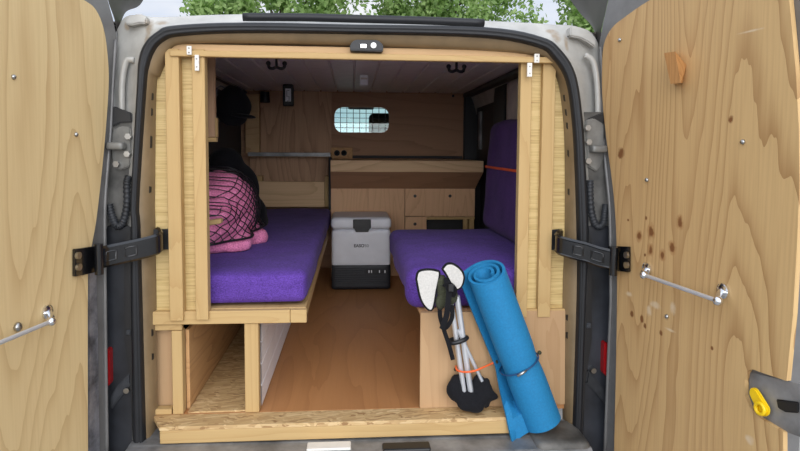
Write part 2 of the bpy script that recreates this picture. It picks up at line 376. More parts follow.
# a raised drip-channel corner at each end of the roof edge
for pts in ([(124, 24), (127, 18), (134, 14), (143, 14), (147, 18), (146, 24), (140, 23), (132, 25)], [(570, 36), (571, 26), (580, 27), (589, 30), (596, 40), (596, 48), (588, 42), (580, 38)]):
    b = B(); b.prism([WY(a, c, -.008) for a, c in pts], (0, .05, 0), .004); b.make('roof_corner', 'body', van, smooth=30)
for s, ps in ((-1, [(134, 60), (126, 62), (122, 84), (122, 115)]), (1, [(585, 55), (593, 62), (597, 84), (598, 115)])):
    b = B(); b.tube(crom([WY(a, c, -.01) for a, c in ps], 6), .010, 8); b.make('drip_channel', 'body', van, smooth=True)
# rubber door seal: a lip and a bulb
mid = [(p+q)/2 for p, q in zip(so, si)]
b = B(); n = len(mid); rows = []
for off, y in ((0., -.04), (0., -.058), (.25, -.07), (.5, -.072), (.62, -.064), (.72, -.072), (.9, -.066), (1, -.052), (1, -.02)):
    rows.append([V((lerp(p.x, q.x, off), y, lerp(p.z, q.z, off))) for p, q in zip(so, si)])
b.loft(rows); b.make('door_seal', 'rubber', van, 'black rubber door seal', smooth=True)
b = B(); b.loft([[V((p.x, -.045, p.z)) for p in si], [V((lerp(p.x, q.x, .5), -.038, lerp(p.z, q.z, .72))) for p, q in zip(si, rv)], rv, [V((p.x, .011, p.z)) for p in rv]])
rvo = b.make('opening_frame', 'reveal', van, 'bare metal inner frame of the opening', smooth=True)
def rvpt(i, t):
    i0 = int(i); f_ = i-i0; p = lerp(V((lerp(si[i0].x, rv[i0].x, .5), -.038, lerp(si[i0].z, rv[i0].z, .72))), rv[i0], t); i1 = min(i0+1, len(si)-1)
    return lerp(p, lerp(V((lerp(si[i1].x, rv[i1].x, .5), -.038, lerp(si[i1].z, rv[i1].z, .72))), rv[i1], t), f_)
def zfind(py, rng):
    return min([k/10 for k in range(rng[0]*10, rng[1]*10)], key=lambda i: abs(rvpt(i, .5).z - WY(155, py, .02).z))
for side, rng, ys in ((1, (5, 32), (97, 112, 140, 146, 188, 330, 352)), (-1, (70, 104), (93, 108, 122, 150, 190, 320, 340))):
    for py in ys:
        i = zfind(py, rng); L_ = abs(rvpt(i+.5, .5).z-rvpt(i-.5, .5).z); w_ = .011/max(L_, .002)
        q = [rvpt(i-w_, .4), rvpt(i+w_, .4), rvpt(i+w_*.8, .62), rvpt(i-w_*.8, .62)]; n_ = (q[1]-q[0]).cross(q[3]-q[0]).normalized()
        if n_.y > 0: n_ = -n_
        b = B(); b.prism([p_ + n_*.0015 for p_ in q], -n_*.004); b.make('frame_slot', 'black', rvo)
# high brake-light bar
b = B(); ps = [WY(a, c, -.03) for a, c in ((243, 17), (300, 17.3), (350, 18.6), (420, 20.5), (484, 23))]; b.tube(crom(ps), .013, 12); b.make('roof_bar', 'rubber', van, 'long black bar above the opening', smooth=True)
# latch striker at the top middle
lt = B(); a, c = WY(350, 42, -.03), WY(383, 50, -.03); lt.prism([WY(x, y, -.05) for x, y in ((350, 50.5), (350, 44), (355, 39.5), (378, 40), (383.5, 45), (383, 51.5))], (0, .07, 0), .003); lto = lt.make('top_striker', 'black', van, 'black latch striker plate')
b = B(); p = WY(363.5, 46.5, -.052); b.box(p-V((.011, .003, .006)), p+V((.011, .004, .009)), .002); b.make('catch', 'chrome', lto)
b = B(); p = WY(373.5, 45.5, -.052); b.cyl(p-V((0, .004, 0)), p+V((0, .003, 0)), .009); b.make('screw', 'steel', lto, smooth=30)
# sill
xe_ = WY(529, 430, -.088).x; b = B(); q0, q1 = -.70, .76
b.loft([[V((q0, y, z)), V((q1, y, z-.008))] for y, z in ((.0, -.06), (-.045, -.071), (-.085, -.0715), (-.094, -.073), (-.17, -.075), (-.182, -.081), (-.19, -.14), (-.19, -.5))]); sio = b.make('rear_sill', 'sill', van, 'scuffed grey metal sill')
for a0, a1 in ((306, 351),):
    p, q = WZ(a0, 449, -.064), WZ(a1, 446, -.064); b = B(); b.box((p.x, -.145, -.082), (q.x, -.098, -.0715), .003); b.make('scuff_plate', 'bracket', sio, 'pale scuff plate')
b = B(); b.rbox((xe_+.004, -.175, -.3), (.76, -.004, -.064), .02, 8); b.make('sill_corner', 'pocket', sio, smooth=True)
p, q = WZ(383, 449, -.064), WZ(432, 449, -.064); b = B(); b.box((p.x, -.165, -.1), (q.x, -.114, -.0715), .006, 2); b.make('lower_striker', 'black', sio)
# dark plastic covers, hinges, hoses and lamps in the gap beside each pillar
for s in (-1, 1):
    X = (lambda l, r_: l) if s < 0 else (lambda l, r_: r_)
    b = B(); poly = X([(131, 226), (106, 226), (98, 300), (98, 475), (134, 475), (131, 300)], [(587.5, 226), (614, 226), (622, 300), (622, 475), (581, 475), (586, 300)])
    b.prism([WY(a, c, -.04) for a, c in poly], (0, .03, 0), .004); po = b.make('pillar_cover', 'cover', van, 'dirty dark plastic pillar cover')
    b = B(); poly = X([(131, 226), (124, 240), (124, 340), (130, 380), (133, 451), (134, 451), (131.5, 300)], [(587, 226), (592, 240), (592, 340), (586, 380), (581.5, 451), (580, 451), (585, 300)])
    b.prism([WY(a, c, -.055) for a, c in poly], (0, .02, 0), .002); b.make('cover_rib', 'black', po)
    b = B(); pt = X([(109, 399), (117, 386), (130, 372), (131, 384), (120, 398), (110, 411)], [(610, 396), (600, 383), (588, 370), (586, 383), (598, 395), (609, 408)])
    b.prism([WY(a, c, -.055) for a, c in pt], (0, .03, 0), .005); b.make('hinge_arm', 'dirty', po)
    a, c = X((126, 391), (594, 371)); p = WY(a, c, -.06); b = B(); b.cyl(p, p+V((0, .02, 0)), .009, 12); b.make('bolt', 'steel', po, smooth=30)
    a, c = X((128, 333), (589, 326)); p = WY(a, c, -.06); b = B(); b.box(p-V((.008, 0, .009)), p+V((.008, .02, .009)), .003); b.make('clip', 'dirty', po)
    b = B(); pt = X([(104.5, 350), (109, 350), (109.5, 385), (105, 388)], [(608, 343), (604.5, 343), (604, 374), (608, 378)])
    b.prism([WY(a, c, -.07) for a, c in pt], (0, .05, 0), .003); b.make('tail_light', 'red', van, 'red tail light edge')
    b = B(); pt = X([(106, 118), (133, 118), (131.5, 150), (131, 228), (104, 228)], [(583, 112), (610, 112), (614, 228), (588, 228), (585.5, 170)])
    b.prism([WY(a, c, -.022) for a, c in pt], (0, .02, 0), .002); b.make('hinge_gap_shade', 'pocket', van, 'dirty body paint around the hinge, darkened for the shade in the gap')  # panel over the pale body paint, gap shade and dirt in its grey
    # upper hinge: plate with bolts, bracket
    b = B(); pt = X([(112, 131), (120, 126), (130, 127), (132, 150), (130, 166), (122, 170), (113, 168), (111, 150)], [(586, 120), (594, 118), (604, 124), (604, 160), (597, 172), (588, 166), (586, 150)])
    b.prism([WY(a, c, -.035) for a, c in pt], (0, .02, 0), .004); ho = b.make('upper_hinge', 'hinge_grey', van, 'grey metal hinge plate with bolts')
    for a, c in X([(129, 136.5), (128, 154), (117, 164)], [(587, 128), (588, 142), (587.5, 161)]):
        p = WY(a, c, -.038); b = B(); b.cyl(p-V((0, .012, 0)), p+V((0, .01, 0)), .010, 6); b.make('bolt', 'steel', ho)
    b = B(); a, c = X((115, 146), (597, 149)); p = WY(a, c, -.05); b.rbox(p-V((.022, .02, .012)), p+V((.03, .02, .012)), .008, 5); b.make('knuckle', 'hinge_grey', ho, smooth=True)
    b = B(); pt = X([(113, 106), (131, 113), (132, 122), (120, 123), (112, 127)], [(587, 119), (604, 112), (605, 123), (596, 128), (587, 124)]); b.prism([WY(a, c, -.03) for a, c in pt], (0, .02, 0), .003); b.make('hinge_cover', 'black', van)
    # corrugated cable hose
    hp = crom([WY(a, c, -.045) for a, c in X([(129, 176), (127, 184), (127, 205), (123, 222), (117, 226), (112, 216), (109, 204)], [(590, 180), (590, 195), (592, 215), (597, 226), (603, 224), (605, 212), (606, 204)])], 14)
    b = B(); b.tube(hp, .011, 10, rads=[.0125 if (i % 3) else .009 for i in range(len(hp))]); b.make('cable_hose', 'dirty', van, 'dark corrugated cable hose', smooth=True)

# ================================================================== VAN DOORS
class Door:
    def __init__(s, side, t, hp):
        s.s, s.t, s.H = side, R(t), V((hp.x, hp.y, 0)); s.u = V((side*math.sin(s.t), -math.cos(s.t), 0)); s.n = V((-side*math.cos(s.t), -math.sin(s.t), 0))
    def P(s, px, py, d=0): return WP(px, py, s.H - s.n*d, s.n)          # d grows towards the outer skin
    def L(s, x, z, d=0): return s.H + s.u*x + V((0, 0, z)) - s.n*d
    def loc(s, p): q = p-s.H; return q.dot(s.u), q.z
    def rz(s): return math.atan2(s.u.y, s.u.x)
DR = Door(1, 9, WY(602, 300, -.055)); DL = Door(-1, 11, WY(113, 300, -.055))
def dspot(D, lst):
    out = []
    for a, c, rx, ry in lst:
        p = D.P(a, c); x, z = D.loc(p); x2, z2 = D.loc(D.P(a+rx, c)); x3, z3 = D.loc(D.P(a, c+ry)); out.append((x, z+.3, abs(x2-x)+1e-4, abs(z3-z)+1e-4))
    return out
kn = dspot(DR, [(680,222,2.6,6),(651,232,2.6,6.5),(639,236,2.2,4),(650.5,250,2.2,4.5),(662.5,255,2.2,4),(672,247.5,3,5),(645,255,1.2,2),(646,218,1.3,2.5),(632,314,2.2,3.6),(642,319,2,4.5),(645,326,1.8,3),(661,333,1.8,3.2),(712,348,1.6,2.6),(628,220,1.3,1.6),(621,153,4,6),(731,119,3,4.5)])
kr = dspot(DR, [(680,222,4.5,9),(651,232,4.6,10),(639,236,4,7),(650.5,250,4,7.5),(662.5,255,4,7),(672,247.5,5,8)])
sc = dspot(DR, [(629,294,4,2.6),(655,305,7,4),(649,311,3,6),(673,308,3.4,7),(670,330,7,1.5),(751,31,16,1.2),(750,440,6,5)])
M['ply_door_right'] = wood('ply_door_right', (206, 172, 120), (146, 104, 60), 'Z', 34, 2.6, .75, loc=(.2, .5, .1), warm=(192, 152, 104), extra=chain(spots(kr, (172, 128, 82), .9), spots(kn, (126, 82, 46), .7), spots(sc, (212, 190, 158), 1.2)))
M['ply_door_left'] = wood('ply_door_left', (220, 194, 144), (174, 136, 88), 'Z', 28, 2.4, .6, loc=(3.1, .5, 1.7), warm=(204, 172, 124))
LP = [(88,455),(88,275),(92,245),(97,215),(104,150),(108.5,90),(108,60),(104,30),(96,10),(84,0),(55,-16),(10,-30)]
RP = [(614,455),(617,300),(615,210),(606.5,140),(602.5,100),(602,68),(604,44),(612,28),(625,17),(650,0),(690,-20),(740,-34)]
LS = [(109,455),(107.5,350),(106.5,240),(107,200),(110,160),(112.6,128),(115,80),(117.5,40),(113,18),(108,0),(103,-25)]
RS = [(603,455),(607,350),(609,300),(608.5,231),(607,196),(600.5,130),(600,73),(598.5,47),(603,22),(608,0),(613,-25)]
def ext(D, x, z, d): return D.L(x, z, d)
for D, ply, she, nm in ((DL, LP, LS, 'left'), (DR, RP, RS, 'right')):
    plyc = [(q.x, q.y) for q in crom([V((a, c, 0)) for a, c in ply], 4)]
    lab = {'left': 'left open van door lined with pale plywood, a chrome rail end on it', 'right': 'right open van door lined with knotty golden plywood, yellow latch lever at its edge'}[nm]
    dr = empty('rear_door', D.H+V((0, 0, -.3)), lab, 'van door', 'rear doors of the van', rz=D.rz()); D.o = dr
    pts = [D.loc(D.P(a, c)) for a, c in plyc]; x0 = pts[0][0]
    poly = [(x0, -.3)] + pts
    if nm == 'right':
        e = [D.loc(D.P(a, c)) for a, c in [(789,-2),(793,40),(796,75),(799,130),(799.5,180),(798,225),(793,315),(786.5,381),(760,372),(752,369),(747.5,371),(744.5,380),(745,395),(749,406),(760,418),(783,432),(783,455)]]
        top = e[0]; poly += [(top[0]-.05, 1.30), (top[0]-.012, 1.27)] + e + [(e[-1][0], -.3)]
    else: poly += [(.58, 1.31), (.63, 1.27), (.655, 1.1), (.66, .9), (.655, .5), (.64, -.3)]
    # poly heights are absolute; door-local mesh is built in world space
    b = B(); b.prism([D.L(x, z, .0) for x, z in poly], -D.n*.012); pl = b.make('plywood_lining', 'ply_door_'+nm, dr)
    sh = [D.loc(D.P(a, c, .014)) for a, c in she]; spoly = [(sh[0][0], -.33)] + sh + [(.20, 1.40), (.62, 1.40), (.70, 1.30), (.715, .9), (.71, .3), (.70, -.33)]
    b = B(); b.prism([D.L(x, z, .0125) for x, z in spoly], -D.n*.045, .004); shell = b.make('door_shell', 'shell', dr, smooth=30)
    # flared outer skin above the hinge side
    if nm == 'right': cr = [(598.5, 50), (601, 32), (603.5, 20), (608, 0), (613, -25)]; fr = [(598, 47), (596, 36), (591, 25), (580, 13), (560, -14)]; fr2 = [(598, 47), (596, 33), (592, 20), (589, 4), (580, -25)]
    else: cr = [(118, 42), (116, 26), (113, 15), (108, 0), (103, -25)]; fr = [(118.5, 40), (120, 27), (126, 12), (140, 5), (150, -14)]; fr2 = [(118.5, 40), (119, 24), (119.5, 10), (122, 0), (124, -25)]
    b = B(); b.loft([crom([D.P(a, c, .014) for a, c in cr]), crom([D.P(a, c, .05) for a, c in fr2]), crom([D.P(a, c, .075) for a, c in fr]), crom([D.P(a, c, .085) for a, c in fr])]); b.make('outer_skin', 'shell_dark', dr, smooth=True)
    # upright folded flange next to the lining
    b = B(); b.tube(crom([D.P(a-(2 if nm == 'left' else -2), c, .01) for a, c in she[:8]]), .006, 8); b.make('flange_fold', 'shell', shell, smooth=True)
    # screws in the lining
    for a, c in ({'left': [(13.5, 77), (76, 134.5)], 'right': [(743, 142), (647, 180), (667, 316.5), (620, 40)]}[nm]):
        b = B(); b.ball(D.P(a, c, -.001), .0065, 12, 8); b.make('screw', 'steel', pl, smooth=True)
# tape strip on the left door
b = B(); tp = [DL.P(a, c, .012) for a, c in [(88.5, 268), (95, 262), (97, 330), (98, 400), (99, 458), (88.5, 458)]]; b.prism(tp, DL.n*.003); b.make('tape_strip', 'tape', DL.o, 'crinkled silver tape strip')
b = B(); b.ball(DL.P(18, 327, -.006), (.009, .012, .012), 12, 8); b.make('bolt_head', 'steel', DL.o, smooth=True)
# latch recess on the right door
b = B(); b.prism([DR.P(a, c, .010) for a, c in [(750, 372), (800, 384), (800, 437), (784, 431), (760, 416), (748, 402)]], -DR.n*.004); b.make('latch_plate', 'sill', DR.o, 'grey metal latch plate')
b = B()
ya, yb = DR.P(757, 394, .004), DR.P(765, 408, .004); ax = (yb-ya).normalized(); side = ax.cross(DR.n)
out = []
for k in range(24):
    t = 2*math.pi*k/24; c = ya if math.cos(t) < 0 else yb; rr = .0145 if math.cos(t) < 0 else .0175; out.append(c + ax*math.cos(t)*rr + side*math.sin(t)*rr)
b.prism(out, DR.n*.010, .003); yo = b.make('latch_lever', 'yellow', DR.o, 'yellow latch lever', smooth=30)
b = B(); b.tube([yb+DR.n*.014+ax*math.cos(k*math.pi/10)*.012+side*math.sin(k*math.pi/10)*.012 for k in range(20)], .0045, 8, True); b.make('finger_ring', 'yellow', yo, smooth=True)
b = B(); b.prism([DR.P(a, c, .008) for a, c in [(777, 399), (800, 402), (800, 413), (786, 412), (779, 408)]], DR.n*.004, .002); b.make('lock_slot', 'black', DR.o)
# check arms between body and doors
def check_arm(D, plate, path, slot, bolts):
    b = B(); b.prism([D.P(a, c, -.001) for a, c in plate], D.n*.012, .002); pt = b.make('check_plate', 'gloss', D.o, 'black plate bolted to the lining')
    for a, c in bolts: p = D.P(a, c, -.013); b = B(); b.cyl(p, p+D.n*.008, .010, 12); b.make('bolt', 'steel', pt, smooth=30)
    b = B(); pp = crom(path, 5); h = V((0, 0, .033)); rows = []
    nv = []
    for i, p in enumerate(pp):
        t = (pp[min(i+1, len(pp)-1)]-pp[max(i-1, 0)]); t.z = 0; t.normalize(); nv.append(V((t.y, -t.x, 0)))
    for dz, dn in ((.8, .006), (1, 0), (.8, -.006), (.7, -.003), (-.7, -.003), (-.8, -.006), (-1, 0), (-.8, .006)):
        rows.append([p + h*dz + q*dn for p, q in zip(pp, nv)])
    rows.append(rows[0]); b.loft(rows); arm = b.make('check_arm', 'gloss', D.o, 'glossy black steel check arm', smooth=40)
    for i0, i1 in ((4, 9), (11, 15)):
        i1 = min(i1, len(pp)-2)
        for sgn in (1, -1):
            b = B(); ring = [p+q*.0045*sgn+h*.42 for p, q in list(zip(pp, nv))[i0:i1]] + [p+q*.0045*sgn-h*.42 for p, q in list(zip(pp, nv))[i0:i1]][::-1]; b.tube(ring, .003, 6, True); b.make('pressed_ring', 'gloss', arm, smooth=True)
    p = path[0]; b = B(); b.cyl(p+V((0, 0, -.045))+D.n*.012, p+V((0, 0, .045))+D.n*.012, .012, 14); b.make('hinge_pin', 'gloss', arm, smooth=30)
    b = B(); b.prism([WY(a, c, -.002) for a, c in slot], (0, .004, 0)); return b
pa = DR.P(617, 261, -.02)
slot = check_arm(DR, [(611, 246), (631, 246.5), (631, 272), (611, 270)], [pa, WY(600, 257, -.135), WY(586, 252.5, -.115), WY(570, 248.5, -.095), WY(559, 245, -.07), WY(556, 242, -.045), WY(559, 239, -.01), WY(563, 238, .03)], [(550.5, 230), (560, 229), (566, 250), (551, 250)], [(627.5, 255), (627.5, 265)])
SLR = slot
pa = DL.P(95, 259, -.02)
SLL = check_arm(DL, [(72, 249), (93, 246), (93, 272), (72, 276.5)], [pa, WY(108, 256, -.135), WY(122, 253, -.115), WY(140, 249, -.095), WY(155, 245, -.075), WY(161, 242, -.05), WY(160, 238, -.01), WY(155, 236, .03)], [(152, 229.5), (168.5, 229), (168.5, 249.5), (152, 250)], [(77, 255.5), (77.5, 267)])

# towel rails
def rail(D, fl, en, label):
    p = D.P(*fl[0]); t = empty('towel_rail', p, label, 'towel rail', 'chrome rails on the doors', rz=D.rz())
    a = [D.P(q[0], q[1], -.045) for q in en]
    if len(fl) == 1: a.append(a[0] + D.u*.29); fs = [D.P(*fl[0])]; fs.append(fs[0]+D.u*.29)
    else: fs = [D.P(*q) for q in fl]
    b = B(); b.cyl(a[0], a[1], .0055, 12); b.make('rail_bar', 'alu', t, smooth=30)
    for q, e in zip(fs, a):
        b = B(); b.tube([q, q+D.n*.006, q+D.n*.01], .018, 18, rads=[.019, .019, .012]); b.tube(crom([q+D.n*.008, lerp(q, e, .5)+D.n*.008, e]), .0075, 10); b.ball(e, .012, 14, 10); b.make('rail_bracket', 'chrome', t, smooth=40)
rail(DR, [(647.5, 269), (724, 291)], [(644, 275), (718, 301)], 'chrome towel rail on the right door, whole bar in view')
rail(DL, [(46.5, 312)], [(51, 321.5)], 'chrome towel rail on the left door, cut off by the picture edge')
# wooden peg on the right door
b = B(); b.hull([DR.P(664, 53, -.05), DR.P(675, 51.5, -.045), DR.P(670.5, 84, -.035), DR.P(681, 83, -.03), DR.P(675, 52), DR.P(686.5, 65), DR.P(686, 67), DR.P(683, 83), DR.P(673, 83)])
b.make('wall_peg', 'peg', None, 'small wooden wedge peg screwed high on the right door', 'peg')

# ================================================================== LEFT AND RIGHT SCREENS
def xz(px, py, y=0): p = WY(px, py, y); return p.x, p.z
sl = empty('side_screen', (-.57, .01, .29), 'left upright screen of straw-coloured reed and pine battens', 'screen', 'reed screens at the van opening')
b = B(); b.prism([V((x, .012, z)) for x, z in ((-.68, .30), (-.474, .30), (-.474, 1.185), (-.60, 1.185), (-.632, 1.145), (-.652, 1.08), (-.672, .98))], (0, .012, 0)); b.make('reed_backing', 'reed', sl)
for a, c, bt in ((167.5, 181, 321), (194, 206.5, 320)):
    x0, _ = xz(a, 200, -.026); x1, _ = xz(c, 200, -.026); _, z0 = xz(c, bt, -.026)
    b = B(); b.box((x0, -.026, z0), (x1, .012, 1.17), .0015); b.make('batten', 'pine', sl)
SLL.make('arm_slot', 'black', sl)
sr = empty('side_screen', (.65, .01, .3), 'right upright screen of straw-coloured reed and pine battens', 'screen', 'reed screens at the van opening')
b = B(); b.prism([V((x, .012, z)) for x, z in ((.552, .30), (.725, .30), (.725, .98), (.71, 1.05), (.69, 1.11), (.65, 1.165), (.552, 1.17))], (0, .012, 0)); b.make('reed_backing', 'reed', sr)
for a, c in ((518, 529), (540, 552.5)):
    x0, _ = xz(a, 200, -.008); x1, _ = xz(c, 200, -.008); _, z0 = xz(c, 317, -.01)
    b = B(); b.box((x0, -.012, z0), (x1, .012, 1.16), .0015); b.make('batten', 'pine', sr)
b = B(); _, z1 = xz(540, 309); _, z0 = xz(540, 318); b.box((.552, -.004, z0), (.74, .012, z1), .001); b.make('foot_strip', 'pine_x', sr)
SLR.make('arm_slot', 'black', sr)
# header beam
bmz0, bmz1 = 1.150, 1.188
hb = empty('header_beam', (.04, .0, 1.15), 'pine beam across the top of the van opening', 'beam')
b = B(); b.box((WY(171, 52, -.012).x, -.012, bmz0+.004), (.69, .03, bmz1), .002); b.make('upper_board', 'ply_box_x', hb)
b = B(); b.box((WY(170, 52, -.03).x, -.034, bmz0-.004), (.672, -.012, bmz0+.015), .002); b.make('front_batten', 'pine_x', hb)
for pts in ([(187, 46), (192, 55)], [(195, 55), (199.5, 71)]), ([(534, 54), (539, 63)], [(527, 63), (531.5, 77)]):
    for (p, q) in pts:
        x0, z1 = xz(p[0], p[1], -.036); x1, z0 = xz(q[0], q[1], -.036); b = B(); b.box((x0, -.042, z0), (x1, -.0345, z1), .001)
        bo_ = b.make('bracket', 'bracket', hb, 'white metal bracket'); 
        for k in (.25, .75): b = B(); c = V(((x0+x1)/2, -.0425, lerp(z0, z1, k))); b.ball(c, .0025, 8, 6); b.make('screw', 'steel', bo_)

# ================================================================== SILL WOOD
x0 = WY(159.5, 436, -.088).x; xe = WY(529, 430, -.088).x
b = B(); b.prism([V((x0, -.0875, -.0255)), V((xe, -.0875, -.0255)), V((xe, -.0005, -.0255)), V((WY(153, 415, 0).x, -.0005, -.0255))], (0, 0, .012)); b.make('osb_edge', 'osb', None, 'flaky chipboard edge strip along the front of the van floor', 'board')
b = B(); b.box((x0, -.0885, -.0695), (xe, -.045, -.0265), .003); b.make('sill_batten', 'pine_x', None, 'long pine batten lying along the grey van sill', 'batten')

# ================================================================== LEFT BED
bl = empty('camper_bed', (-.42, .9, 0), 'left wooden bed frame with open cubbyhole and white boarded side', 'bed base')
rz0, rz1 = WY(230, 324, -.012).z, WY(230, 311, -.012).z
b = B(); b.box((-.665, -.012, rz0), (-.205, .012, rz1), .002); b.make('front_rail', 'pine_x', bl)
b = B(); b.box((-.204, -.012, rz0), (-.151, .012, rz1), .002); b.make('rail_end', 'pine_x', bl)
b = B(); b.box((-.665, .0, rz0-.022), (-.555, .02, rz0-.001), .002); b.make('lower_rail', 'pine_x', bl)
for a, c in ((172.5, 183), (245, 259)):
    x0, _ = xz(a, 380); x1, _ = xz(c, 380); b = B(); b.box((x0, -.004, -.012), (x1, .034, rz0-(.023 if a < 200 else .001)), .002); b.make('post', 'pine', bl)
b = B(); b.box((-.66, -.004, -.012), (-.592, .03, .006), .002); b.make('foot_rail', 'pine_x', bl)
b = B(); b.box((-.66, .035, -.012), (-.556, .045, rz0-.03), .001); b.make('back_board', 'ply_box', bl)
b = B(); b.box((-.554, .036, -.012), (-.542, 1.5, rz0-.03), .001); b.make('inner_side', 'ply_side', bl, 'plywood side of the cubbyhole')
b = B(); b.box((-.541, .002, -.012), (-.312, 1.6, -.006), .001); b.make('cubby_floor', 'osb', bl, 'chipboard bottom of the cubbyhole')
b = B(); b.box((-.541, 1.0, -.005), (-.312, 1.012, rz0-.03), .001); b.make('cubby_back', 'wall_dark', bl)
b = B()
zs = [-.011 + k*(rz0+.009)/4 for k in range(5)]
prof = []
for k in range(4): prof += [(-.306, zs[k]+.003), (-.306, zs[k+1]-.003), (-.310, zs[k+1])]
b.loft([[V((x, .036, z)) for x, z in prof], [V((x, 2.2, z)) for x, z in prof]]); b.box((-.314, .036, -.011), (-.3105, 2.2, rz0-.001), 0); b.make('white_cladding', 'white', bl, 'white tongue-and-groove side')
b = B(); b.box((-.78, .014, rz1-.022), (-.155, 2.25, rz1+.002), .002); b.make('platform', 'pine_y', bl)
b = B(); b.box((-.178, .014, rz0), (-.156, 2.25, rz1-.023), .002); b.make('side_rail', 'pine_y', bl)
mz = rz1+.006
b = B(); b.rbox((-.785, .028, mz), (-.152, 2.22, .447), .03, 22, .006, 5); b.make('mattress', 'purple', None, 'thick purple mattress filling the left bed', 'mattress', smooth=True)

# ================================================================== RIGHT SEAT
bz1 = WY(480, 308, -.002).z
rb = empty('storage_bench', (.5, .5, 0), 'right plywood seat box with plain front panel', 'seat base')
x0, _ = xz(420, 360)
b = B(); b.box((x0, -.006, -.0125), (.742, .010, bz1-.012), .001); b.make('front_panel', 'ply_box', rb)
b = B(); b.box((.37, .011, -.0125), (.384, 1.05, bz1-.027), .001); b.make('side_panel', 'ply_side', rb)
b = B(); b.box((x0, .011, bz1-.026), (.85, 1.05, bz1-.012), .001); b.make('top_board', 'ply_side', rb)
sz0 = bz1-.011
b = B(); b.rbox((.186, .03, sz0), (.80, 1.06, .458), .045, 20, .008, 5, bulge=.012); b.make('seat_cushion', 'purple', None, 'purple seat cushion on the right plywood box', 'cushion', smooth=True)
def lean(p): return p + V(((p.z-.46)*.06, 0, 0))
b = B(); b.rbox((.655, .10, .462), (.79, 1.06, 1.0), .05, 18, .009, 6, xf=lean); b.make('backrest_cushion', 'purple_dark', None, 'tall purple back cushion standing against the right wall', 'cushion', smooth=True)
b = B(); zz = .775; rr = []
for (cx, cy, a0) in ((.78, 1.03, 0), (.692, 1.03, 90), (.692, .13, 180), (.78, .13, 270)):
    for k in range(7): t = R(a0+15*k); rr.append(V((cx+.04*math.cos(t)+.018, cy+.04*math.sin(t), zz+(.12-.02*cy if False else 0))))
n = len(rr); cxx = sum(p.x for p in rr)/n; cyy = sum(p.y for p in rr)/n
b.loft([[p+V((0, 0, .006)) for p in rr+[rr[0]]], [V((cxx+(p.x-cxx)*1.03, cyy+(p.y-cyy)*1.005, p.z)) for p in rr+[rr[0]]], [p-V((0, 0, .006)) for p in rr+[rr[0]]]])
b.make('luggage_strap', 'strap', None, 'thin orange strap around the tall purple back cushion', 'strap', smooth=True)

# ================================================================== BACK FURNITURE
cb = empty('kitchen_cabinet', (.35, 2.2, 0), 'plywood cabinet at the back with finger-hole drawers and slanted worktop edge', 'cabinet')
yc = 2.1
def pc(px, py, y=yc): p = WY(px, py, y); return p.x, p.z
xA, zt = pc(331, 188.5); xB, _ = pc(474.7, 200)
_, ztop = pc(400, 160.5, 1.93); _, zfb = pc(400, 172, 1.93); xL, _ = pc(330.5, 165, 1.93); xR, _ = pc(483.5, 165, 1.93)
b = B(); b.box((xL, 1.93, zfb), (xR, 1.948, ztop), .002); b.make('worktop_fascia', 'ply_counter', cb)
b = B(); b.box((xL, 1.949, ztop-.016), (xR-.01, 2.385, ztop), .001); b.make('worktop', 'ply_counter', cb)
b = B(); b.prism([V((xL, 1.932, zfb-.0005)), V((xR, 1.932, zfb-.0005)), V((xB, yc-.004, zt+.0)), V((xA, yc-.004, zt+.0))], (0, .012, .012)); b.make('slanted_apron', 'ply_brown_x', cb)
b = B(); x1, _ = pc(404.6, 200); xm, _ = pc(368, 200); b.box((xA, yc, -.012), (xm-.001, yc+.016, zt), .001); b.box((xm+.001, yc, -.012), (x1, yc+.016, zt), .001); b.make('front_panel', 'ply_cab', cb)
b = B(); b.box((xA, yc+.017, -.012), (xB, 2.38, .02), .001); b.box((xB-.016, yc+.017, .02), (xB, 2.38, zt+.12), .001); b.box((xA, yc+.017, .02), (xA+.016, 2.38, zt+.12), .001); b.make('carcass', 'ply_side', cb)
def drawer(p0, p1, hole, name):
    xa, za = pc(*p0); xb, zb = pc(*p1); hx, hz = pc(*hole); b = B(); b.box((xa+.0012, yc-.002, zb), (xb-.0012, yc+.015, za), .001); d = b.make(name, 'ply_cab', cb)
    b = B(); b.cyl((hx, yc-.003, hz), (hx, yc, hz), .011, 16); b.make('finger_hole', 'black', d)
drawer((405, 188.5), (425.5, 216), (415, 196), 'drawer'); drawer((425.5, 188.5), (474.7, 216.5), (450, 196), 'cabinet_door'); drawer((405, 216.8), (426.5, 245), (415, 224), 'drawer')
b = B(); xa, za = pc(426.8, 217); xb, zb = pc(474.7, 219.5); b.box((xa, yc, zb), (xb, yc+.02, za-.001), .001)
for a, c in ((463.5, 467.5), (469, 474)): xa_, _ = pc(a, 230); xb_, _ = pc(c, 230); b.box((xa_, yc, .02), (xb_, yc+.03, zb-.0005), .001)
b.make('opening_frame', 'pine', cb)
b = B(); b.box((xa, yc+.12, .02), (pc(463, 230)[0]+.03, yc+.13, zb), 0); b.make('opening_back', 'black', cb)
# sockets
so_ = empty('power_socket', WY(341, 158, 2.38), 'double power socket on a plywood plate above the worktop', 'socket')
a, c = WY(331, 147.5, 2.38), WY(352.5, 158.5, 2.38); b = B(); b.box((a.x, 2.37, c.z), (c.x, 2.384, a.z), .002); b.make('socket_plate', 'ply_side', so_)
for q in (337, 344): p = WY(q, 153, 2.37); b = B(); b.tube([p, p+V((0, -.008, 0)), p+V((0, -.008, 0)), p+V((0, -.003, 0))], .02, 20, rads=[.021, .021, .015, .013]); b.make('outlet', 'black', so_, smooth=30)
